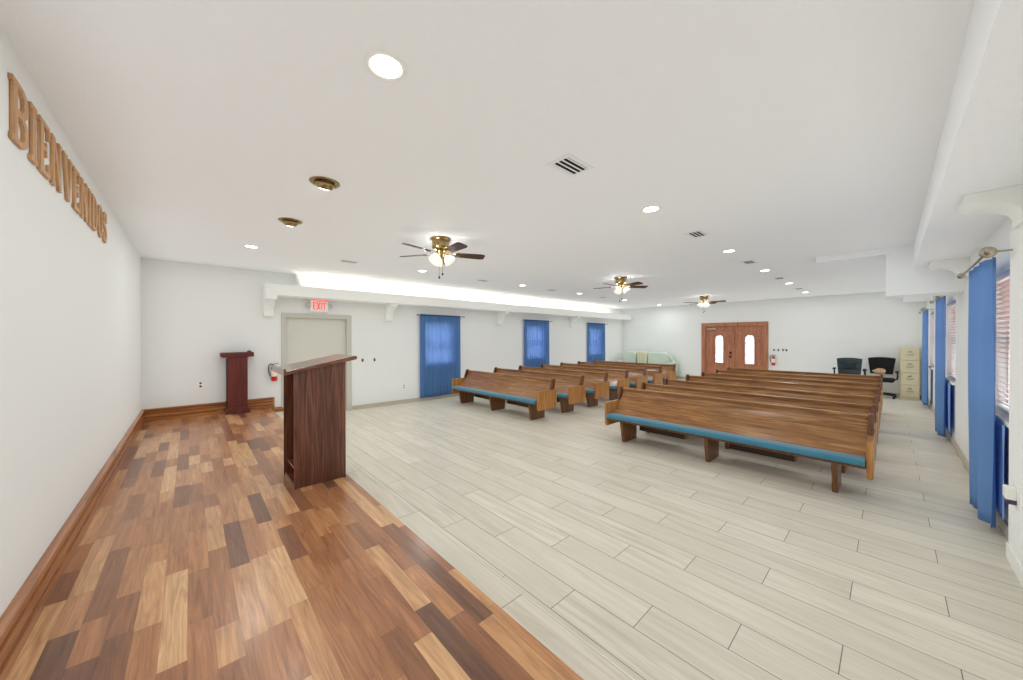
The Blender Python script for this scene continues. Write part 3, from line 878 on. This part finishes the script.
def vent(label, x, y, a=.145, b=.10):
    t = thing('ceiling_vent', label, 'air vent', (x, y, ZC), 0, 'white ceiling air vents')
    MB().box(-a + .03, a - .03, -b + .03, b - .03, -.0035, -.001).build('dark_backing', M['dark'], t)
    f = MB()
    f.prism([(-a, -b), (a, -b), (a, b), (-a, b)], 'z', -.006, -.0)
    fr = MB()
    i, o = (a - .032, b - .032), (a, b)
    vs = [(sx * q[0], sy * q[1], z) for z in (-.001, -.004) for q in (o, i) for sx, sy in ((-1, -1), (1, -1), (1, 1), (-1, 1))]
    fs = []
    for k in range(4):
        j = (k + 1) % 4
        fs += [(k, j, 4 + j, 4 + k), (8 + k, 12 + k, 12 + j, 8 + j), (k, 8 + k, 8 + j, j), (4 + k, 4 + j, 12 + j, 12 + k)]
    fr.add(vs, fs); fr.build('frame', M['ventwhite'], t)
    n = 4
    for k in range(n):
        yy = -b + .042 + (2 * b - .084) * k / (n - 1)
        tl = .011 if k < n / 2 else -.011
        MB().prism([(yy - .006, -.0046), (yy - .006, -.0036), (yy + .006, -.0042), (yy + .006, -.0056)], 'x', -a + .031, a - .031).build('slat', M['ventwhite'], t)
    return t
for i, xx in enumerate((1.985, 4.37, 6.59, 8.81, 11.04)):
    vent('white louvered ceiling vent, %s in the row leading to the office chairs' % CNT[i if i < 4 else 6], xx, 1.54)
for i, xx in enumerate((1.86, 4.54, 6.75, 9.08)):
    vent('white louvered ceiling vent, %s in the row beside the light ledge' % CNT[i if i < 3 else 6], xx, 5.82)

# cove tubes
for i, (a, b) in enumerate(((1.6, 2.85), (3.15, 4.4), (4.75, 6.0), (6.3, 7.55), (7.9, 9.15), (9.45, 10.7), (11.0, 12.25))):
    t = thing('tube_light', 'glowing tube light lying in the wall ledge, %s from the stage' % (CNT[:6] + ['last'])[i], 'tube light', ((a + b) / 2, 7.50, 2.31), 0, 'tube lights in the ledge')
    hl = (b - a) / 2
    MB().box(-hl, hl, -.03, .03, -.008, .02).build('batten', M['white'], t)
    MB().tube([(-hl + .02, 0, .038), (hl - .02, 0, .038)], .013, 10).build('tube', M['tube'], t)
    area('tube_glow', (0, 0, .06), 2 * hl, 5.5, (1, .88, .70), (PI, 0, 0), PI, t, 'RECTANGLE', .05)

# ------------------------------------------------------------------ ceiling fans
def make_fan(label):
    t = thing('ceiling_fan', label, 'ceiling fan', (0, 0, ZC), 0, 'brass ceiling fans')
    MB().lathe([(.05, .0), (.122, 0), (.126, -.012), (.118, -.022), (.106, -.03), (.104, -.095), (.108, -.105), (.098, -.125), (.07, -.135), (.05, -.14)], 28).build('motor_housing', M['brass'], t)
    MB().lathe([(.05, -.14), (.058, -.148), (.058, -.165), (.045, -.185), (.042, -.21), (.05, -.22), (.036, -.235), (.01, -.242)], 20).build('light_fitter', M['brass'], t)
    for k in range(5):
        a = math.radians(-22.6 + 72 * k)
        R = Matrix.Rotation(a, 4, 'Z') @ Matrix.Rotation(math.radians(-12), 4, 'X')
        pts = [(.17, -.045), (.19, -.055), (.50, -.068), (.535, -.060), (.55, -.04), (.55, .04), (.535, .060), (.50, .068), (.19, .055), (.17, .045)]
        m = MB()
        n = len(pts)
        vs = [tuple(R @ Vector((p[0], p[1], z)) + Vector((0, 0, -.185))) for z in (-.004, .004) for p in pts]
        m.add(vs, [tuple(range(n)), tuple(range(2 * n - 1, n - 1, -1))] + [(i, (i + 1) % n, n + (i + 1) % n, n + i) for i in range(n)])
        bl = m.build('blade', M['blade'], t)
        ip = [(.05, -.018), (.12, -.012), (.16, -.03), (.22, -.036), (.245, 0), (.22, .036), (.16, .03), (.12, .012), (.055, .018)]
        n = len(ip); m = MB()
        vs = [tuple(R @ Vector((p[0], p[1], z)) + Vector((0, 0, -.185))) for z in (-.011, -.005) for p in ip]
        m.add(vs, [tuple(range(n)), tuple(range(2 * n - 1, n - 1, -1))] + [(i, (i + 1) % n, n + (i + 1) % n, n + i) for i in range(n)])
        m.build('blade_iron', M['brass'], bl)
    for k in range(3):
        a = math.radians(200 + 120 * k)
        Mt = Matrix.Rotation(a, 4, 'Z') @ Matrix.Translation((.055, 0, -.205)) @ Matrix.Rotation(math.radians(-38), 4, 'Y')
        sh = MB().lathe([(.018, .0), (.026, -.012), (.05, -.035), (.064, -.065), (.070, -.095), (.074, -.105), (.066, -.108), (.03, -.075)], 20, (0, 0, 0), 'z', True, Mt).build('lamp_shade', M['bulb'], t)
        p = Mt @ Vector((.10, 0, -.05))
        L = bpy.data.lights.new('fan_bulb', 'POINT'); L.energy = 1.6; L.color = (.96, .97, .97); L.shadow_soft_size = .035
        lo = bpy.data.objects.new('fan_bulb', L); C.objects.link(lo); lo.location = p; lo.parent = t
    for k, (dx, dy, z1) in enumerate(((.012, -.02, -.42), (-.015, .012, -.46))):
        pc = MB().tube([(dx, dy, -.235), (dx, dy, z1)], .0022, 5).build('pull_chain', M['brass'], t)
        MB().lathe([(.004, .012), (.010, .004), (.011, -.008), (.006, -.018)], 10, (dx, dy, z1 - .01)).build('pull_knob', M['darkmetal'], pc)
    return t
f1 = make_fan('brass ceiling fan with dark blades over the space between stage and first pews'); f1.location = (2.26, 3.73, ZC)
dup(f1, (6.34, 3.66, ZC), math.radians(-14), 'brass ceiling fan with dark blades, middle one of the three')
dup(f1, (10.9, 3.65, ZC), math.radians(9), 'brass ceiling fan with dark blades hanging before the front double door')

# ------------------------------------------------------------------ exit sign
t = thing('exit_sign', 'white exit sign with red letters and two emergency lamps over the grey door', 'exit sign', (1.872, YW, 2.135))
MB().box(-.16, .16, -.075, 0, -.115, .115).build('housing', M['white'], t, bevel=.006)
MB().box(-.13, .14, -.085, -.02, .116, .135).build('top_lamp', M['signred'], t)
ex = MB()
def sg(ch, ox):
    w, h, s = .052, .14, .014
    x = ox; z0 = -.07
    B = lambda a, b, c, d: ex.box(x + a, x + b, -.080, -.0755, z0 + c, z0 + d)
    if ch == 'E':
        B(0, s, 0, h); B(0, w, 0, s); B(0, w, h - s, h); B(0, w * .8, h / 2 - s / 2, h / 2 + s / 2)
    if ch == 'I': B(0, s, 0, h)
    if ch == 'T': B(w / 2 - s / 2, w / 2 + s / 2, 0, h); B(0, w, h - s, h)
    if ch == 'X':
        for q in (0, 1):
            a0, a1 = (0, w) if q == 0 else (w, 0)
            ex.prism([(x + a0 - s * .6, z0), (x + a0 + s * .6, z0), (x + a1 + s * .6, z0 + h), (x + a1 - s * .6, z0 + h)], 'y', -.080, -.0755)
sg('E', -.115); sg('X', -.045); sg('I', .030); sg('T', .060)
ex.build('exit_lettering', M['signred'], t)
for s in (-1, 1):
    MB().lathe([(.012, .0), (.034, -.006), (.042, -.03), (.042, -.05), (.036, -.056)], 16, (s * .20, -.02, .01), 'y').build('emergency_lamp', plain('lamp_grey_plastic', rgb(186, 188, 186), .4) if s < 0 else bpy.data.materials['lamp_grey_plastic'], t)
    MB().tube([(s * .155, -.03, .01), (s * .20, -.03, .01)], .008).build('lamp_arm', M['steel'], t)

# ------------------------------------------------------------------ extinguishers
def extinguisher(label, loc, rz):
    t = thing('fire_extinguisher', label, 'fire extinguisher', loc, rz)
    MB().lathe([(.035, 0), (.045, .006), (.047, .03), (.047, .215), (.040, .245), (.022, .262), (.018, .275)], 24).build('cylinder', M['red'], t)
    MB().lathe([(.0476, .085), (.0482, .087), (.0482, .205), (.0476, .207)], 24).build('paper_label', M['paper'], t)
    v = MB().lathe([(.014, .272), (.02, .278), (.02, .30), (.012, .306)], 14).build('valve', M['chrome'], t)
    MB().prism([(-.012, .300), (.07, .318), (.07, .326), (-.012, .312)], 'y', -.010, .010).build('squeeze_handle', M['black'], t)
    MB().tube([(-.015, 0, .29), (-.05, 0, .315), (-.078, 0, .29), (-.085, 0, .22), (-.075, 0, .14), (-.055, 0, .09)], .009, 8).build('hose', M['black'], t)
    MB().box(-.03, .03, .047, .06, .10, .27).build('wall_hook', M['steel'], t)
    return t
extinguisher('red fire extinguisher with cream label on the wall beside the grey door', (1.125, YW - .062, .73), 0)
extinguisher('red fire extinguisher hanging beside the brown double front door', (XB - .062, 2.475, .66), -PI / 2)

# ------------------------------------------------------------------ switches and outlets
def plate(name, label, cat, loc, rz, toggles=1, outlet=False, group=None):
    t = thing(name, label, cat, loc, rz, group)
    MB().box(-.036, .036, -.006, 0, -.058, .058).build('cover_plate', M['white'], t, bevel=.002)
    if outlet:
        for z in (-.026, .026):
            MB().lathe([(.017, -.0075), (.017, -.006)], 14, (0, 0, z), 'y').build('socket', M['switch'], t)
    else:
        MB().box(-.020, .020, -.012, -.005, -.034, .034).build('rocker', M['switch'], t, bevel=.002)
    return t
plate('wall_outlet', 'dark wall outlet above the stage baseboard', 'outlet', (.125, YW, .745), 0, outlet=True, group='wall outlets')
plate('wall_outlet', 'wall outlet low beside the first curtained window', 'outlet', (3.655, YW, .385), 0, outlet=True, group='wall outlets')
plate('light_switch', 'dark light switch closer to the grey door frame', 'light switch', (2.715, YW, 1.037), 0, group='switches by the grey door')
plate('light_switch', 'dark light switch further from the grey door frame', 'light switch', (2.97, YW, 1.037), 0, group='switches by the grey door')
for i, yy in enumerate((2.469, 2.356, 2.244, 2.159)):
    plate('light_switch', 'dark wall switch, %s from the brown front door in a row of four' % ('first', 'second', 'third', 'fourth')[i], 'light switch', (XB, yy, 1.138), -PI / 2, group='switches by the front door')
t = thing('plug_device', 'white plug-in box low on the pilaster edge', 'plug-in device', (3.87, -.548, .47))
MB().box(-.035, .05, .004, .05, .0, .075).build('housing', M['white'], t, bevel=.006)
MB().box(-.03, .045, .006, .045, -.03, 0).build('refill', M['purple'], t, bevel=.004)
MB().box(-.06, .06, 0, .006, -.05, .09).build('cover_plate', M['white'], t)

# ------------------------------------------------------------------ filing cabinet
t = thing('filing_cabinet', 'beige four drawer metal filing cabinet in the corner by the last window', 'filing cabinet', (12.95, -.315, 0))
MB().box(0, .44, -.16, .16, 0.0, 1.275).build('cabinet_body', M['cabinet'], t, bevel=.006)
for k in range(4):
    z0 = .06 + k * .30
    d = MB().box(-.018, 0.002, -.145, .145, z0, z0 + .285).build('drawer', M['cabinet'], t, bevel=.006)
    MB().tube([(-.018, -.055, z0 + .145), (-.04, -.045, z0 + .14), (-.04, .045, z0 + .14), (-.018, .055, z0 + .145)], .007).build('handle', M['nickel'], d)
    MB().box(-.022, -.017, -.035, .035, z0 + .19, z0 + .225).build('label_holder', M['nickel'], d)

# ------------------------------------------------------------------ office chairs
def office_chair(label, loc, rz, style):
    t = thing('office_chair', label, 'office chair', loc, rz, None)
    base = MB()
    n = 5
    hub = MB().lathe([(.03, .06), (.045, .065), (.045, .11), (.03, .12)], 16).build('base_hub', M['black'], t)
    for k in range(5):
        a = 2 * PI * k / 5 + .3
        R = Matrix.Rotation(a, 4, 'Z')
        MB().tube([R @ Vector((.02, 0, .10)), R @ Vector((.16, 0, .095)), R @ Vector((.30, 0, .075))], [.026, .022, .016]).build('base_spoke', M['black'], t)
        c = R @ Vector((.30, 0, .03))
        MB().lathe([(.012, -.022), (.03, -.02), (.03, .02), (.012, .022)], 14, tuple(c), 'y').build('caster', M['black'], t)
    MB().lathe([(.03, .10), (.03, .25), (.02, .255), (.02, .40)], 14).build('gas_column', M['black'], t)
    mat = M['leather'] if style == 0 else M['mesh']
    s = MB().box(-.24, .24, -.245, .245, .40, .49).build('seat', mat, t, bevel=.04, seg=4)
    # backrest: curved slab (chair faces -x)
    m = MB()
    nu, nv = 12, 10
    W0, W1 = (.21, .245) if style == 0 else (.20, .25)
    z0, z1 = (.50, .96) if style == 0 else (.58, .985)
    vs = []
    for side in (0, 1):
        for j in range(nv + 1):
            v = j / nv
            for i in range(nu + 1):
                u = i / nu * 2 - 1
                hw = W0 + (W1 - W0) * v
                th = (.045 if style == 0 else .02)
                x = .20 + .07 * v - .05 * u * u * (-1) * -1 + (th if side else -th * (1 - .6 * u * u))
                if style == 0: x -= (0 if side else .018 * abs(math.sin(v * PI * 3)))
                z = z0 + (z1 - z0) * v + (.025 * (1 - u * u) * v)
                vs.append((x, u * hw, z))
    N = (nu + 1) * (nv + 1)
    idx = lambda sd, i, j: sd * N + j * (nu + 1) + i
    fs = []
    for j in range(nv):
        for i in range(nu):
            fs.append((idx(0, i, j), idx(0, i + 1, j), idx(0, i + 1, j + 1), idx(0, i, j + 1)))
            fs.append((idx(1, i, j), idx(1, i, j + 1), idx(1, i + 1, j + 1), idx(1, i + 1, j)))
    for i in range(nu):
        for j in (0, nv):
            fs.append((idx(0, i, j), idx(0, i + 1, j), idx(1, i + 1, j), idx(1, i, j)))
    for j in range(nv):
        for i in (0, nu):
            fs.append((idx(0, i, j), idx(0, i, j + 1), idx(1, i, j + 1), idx(1, i, j)))
    m.add(vs, fs, True); m.build('backrest', mat, t, bevel=.01)
    MB().tube([(.10, 0, .42), (.26, 0, .42), (.30, 0, .52), (.29, 0, .68)], .022).build('back_support', M['black'], t)
    for sd in (-1, 1):
        zt = .70 if style == 0 else .66
        MB().tube([(.10, sd * .24, .45), (.10, sd * .275, .46), (.10, sd * .285, .54), (.07, sd * .285, zt - .02)], .016).build('arm_post', M['black'], t)
        MB().box(-.12, .15, sd * .285 - .032, sd * .285 + .032, zt - .02, zt + .02).build('armrest', M['black'], t, bevel=.015, seg=3)
    if style == 0:
        MB().box(.125, .165, -.12, .12, .70, .86).build('back_cushion', M['leather'], t, bevel=.018, seg=3)
    return t
office_chair('teal black leather office chair with padded back behind the last pew', (12.62, .735, 0), .04, 0)
office_chair('black mesh back office chair next to the beige filing cabinet', (12.95, .175, 0), -.06, 1)

# ------------------------------------------------------------------ sofa
t = thing('sofa', 'pale mint patterned sofa in the back corner beyond the pews', 'sofa', (12.92, 6.42, 0))
MB().box(-.42, .42, -.98, .98, .08, .40).build('sofa_base', M['sofabase'], t, bevel=.03, seg=3)
bp = []
for k in range(25):
    u = k / 24 * 2 - 1
    bp.append((u * 1.0, .62 + .33 * (1 - abs(u) ** 5) ** .6))
MB().prism([(-1.0, .36)] + bp + [(1.0, .36)], 'x', .16, .42).build('sofa_back', M['mint'], t, bevel=.05, seg=4)
for s in (-1, 1):
    MB().box(-.42, .40, s * 1.0 - .10, s * 1.0 + .10, .08, .62).build('sofa_arm', M['sofabase'], t, bevel=.06, seg=4)
for k, (y0, y1, mt) in enumerate(((-.88, -.10, M['mint']), (-.08, .34, M['stripe']), (.36, .90, M['mint']))):
    ol = [(y0 + .01, .50), (y1 - .01, .50)] + [((y0 + y1) / 2 + (y1 - y0 - .02) / 2 * (abs(math.cos(a)) ** .45) * (1 if math.cos(a) > 0 else -1), .70 + .285 * math.sin(a) ** .55) for a in [PI * q / 20 for q in range(21)]]
    MB().prism(ol, 'x', -.05, .17).build('back_cushion', mt, t, bevel=.05, seg=4)
    MB().box(-.43, .10, y0 + .01, y1 - .01, .40, .53).build('seat_cushion', M['sofabase'], t, bevel=.04, seg=3)
for sx in (-.36, .36):
    for sy in (-.9, .9):
        MB().lathe([(.025, 0), (.035, .085)], 12, (sx, sy, 0)).build('sofa_foot', M['darkmetal'], t)

S = bpy.data.lights.new('sun', 'SUN'); S.energy = 12; S.color = (1, .97, .92); S.angle = .02
so = bpy.data.objects.new('sun', S); C.objects.link(so); so.rotation_euler = (math.radians(-24), math.radians(14), 0)
# ------------------------------------------------------------------ world and camera
w = bpy.data.worlds.new('sky'); SC.world = w; w.use_nodes = True
nt_ = w.node_tree
bg = nt_.nodes['Background']
tc = nt_.nodes.new('ShaderNodeTexCoord'); sp = nt_.nodes.new('ShaderNodeSeparateXYZ'); rp = nt_.nodes.new('ShaderNodeValToRGB')
nt_.links.new(tc.outputs['Generated'], sp.inputs[0]); nt_.links.new(sp.outputs[2], rp.inputs[0])
rp.color_ramp.elements[0].position = .0; rp.color_ramp.elements[0].color = (.85, .92, .95, 1)
rp.color_ramp.elements[1].position = .6; rp.color_ramp.elements[1].color = (.72, .86, 1, 1)
nt_.links.new(rp.outputs[0], bg.inputs[0])
bg.inputs[1].default_value = 7.0

cam = bpy.data.cameras.new('camera'); co = bpy.data.objects.new('camera', cam); C.objects.link(co)
co.location = (0, 0, 1.5)
yaw, pit, rol = math.radians(42.6314), math.radians(-.2521), math.radians(-.0368)
fw = Vector((math.sin(yaw), math.cos(yaw), 0)); rt = Vector((math.cos(yaw), -math.sin(yaw), 0)); up = Vector((0, 0, 1))
fw, up = fw * math.cos(pit) + up * math.sin(pit), up * math.cos(pit) - fw * math.sin(pit)
rt, up = rt * math.cos(rol) + up * math.sin(rol), up * math.cos(rol) - rt * math.sin(rol)
mt = Matrix((rt, up, -fw)).transposed()
co.rotation_euler = mt.to_euler()
cam.sensor_width = 36; cam.lens = 349.2891 / 1023 * 36; cam.clip_start = .02
SC.camera = co
SC.view_settings.view_transform = 'Standard'; SC.view_settings.look = 'None'
SC.view_settings.exposure = -0.42; SC.view_settings.gamma = 1.0; SC.view_settings.use_curve_mapping = False
SC.cycles.use_fast_gi = True; SC.cycles.fast_gi_method = 'ADD'
w.light_settings.ao_factor = .33; w.light_settings.distance = .40
SC.cycles.use_denoising = True
SC.cycles.max_bounces = 12; SC.cycles.diffuse_bounces = 8; SC.cycles.transparent_max_bounces = 16
SC.cycles.sample_clamp_indirect = 6.0
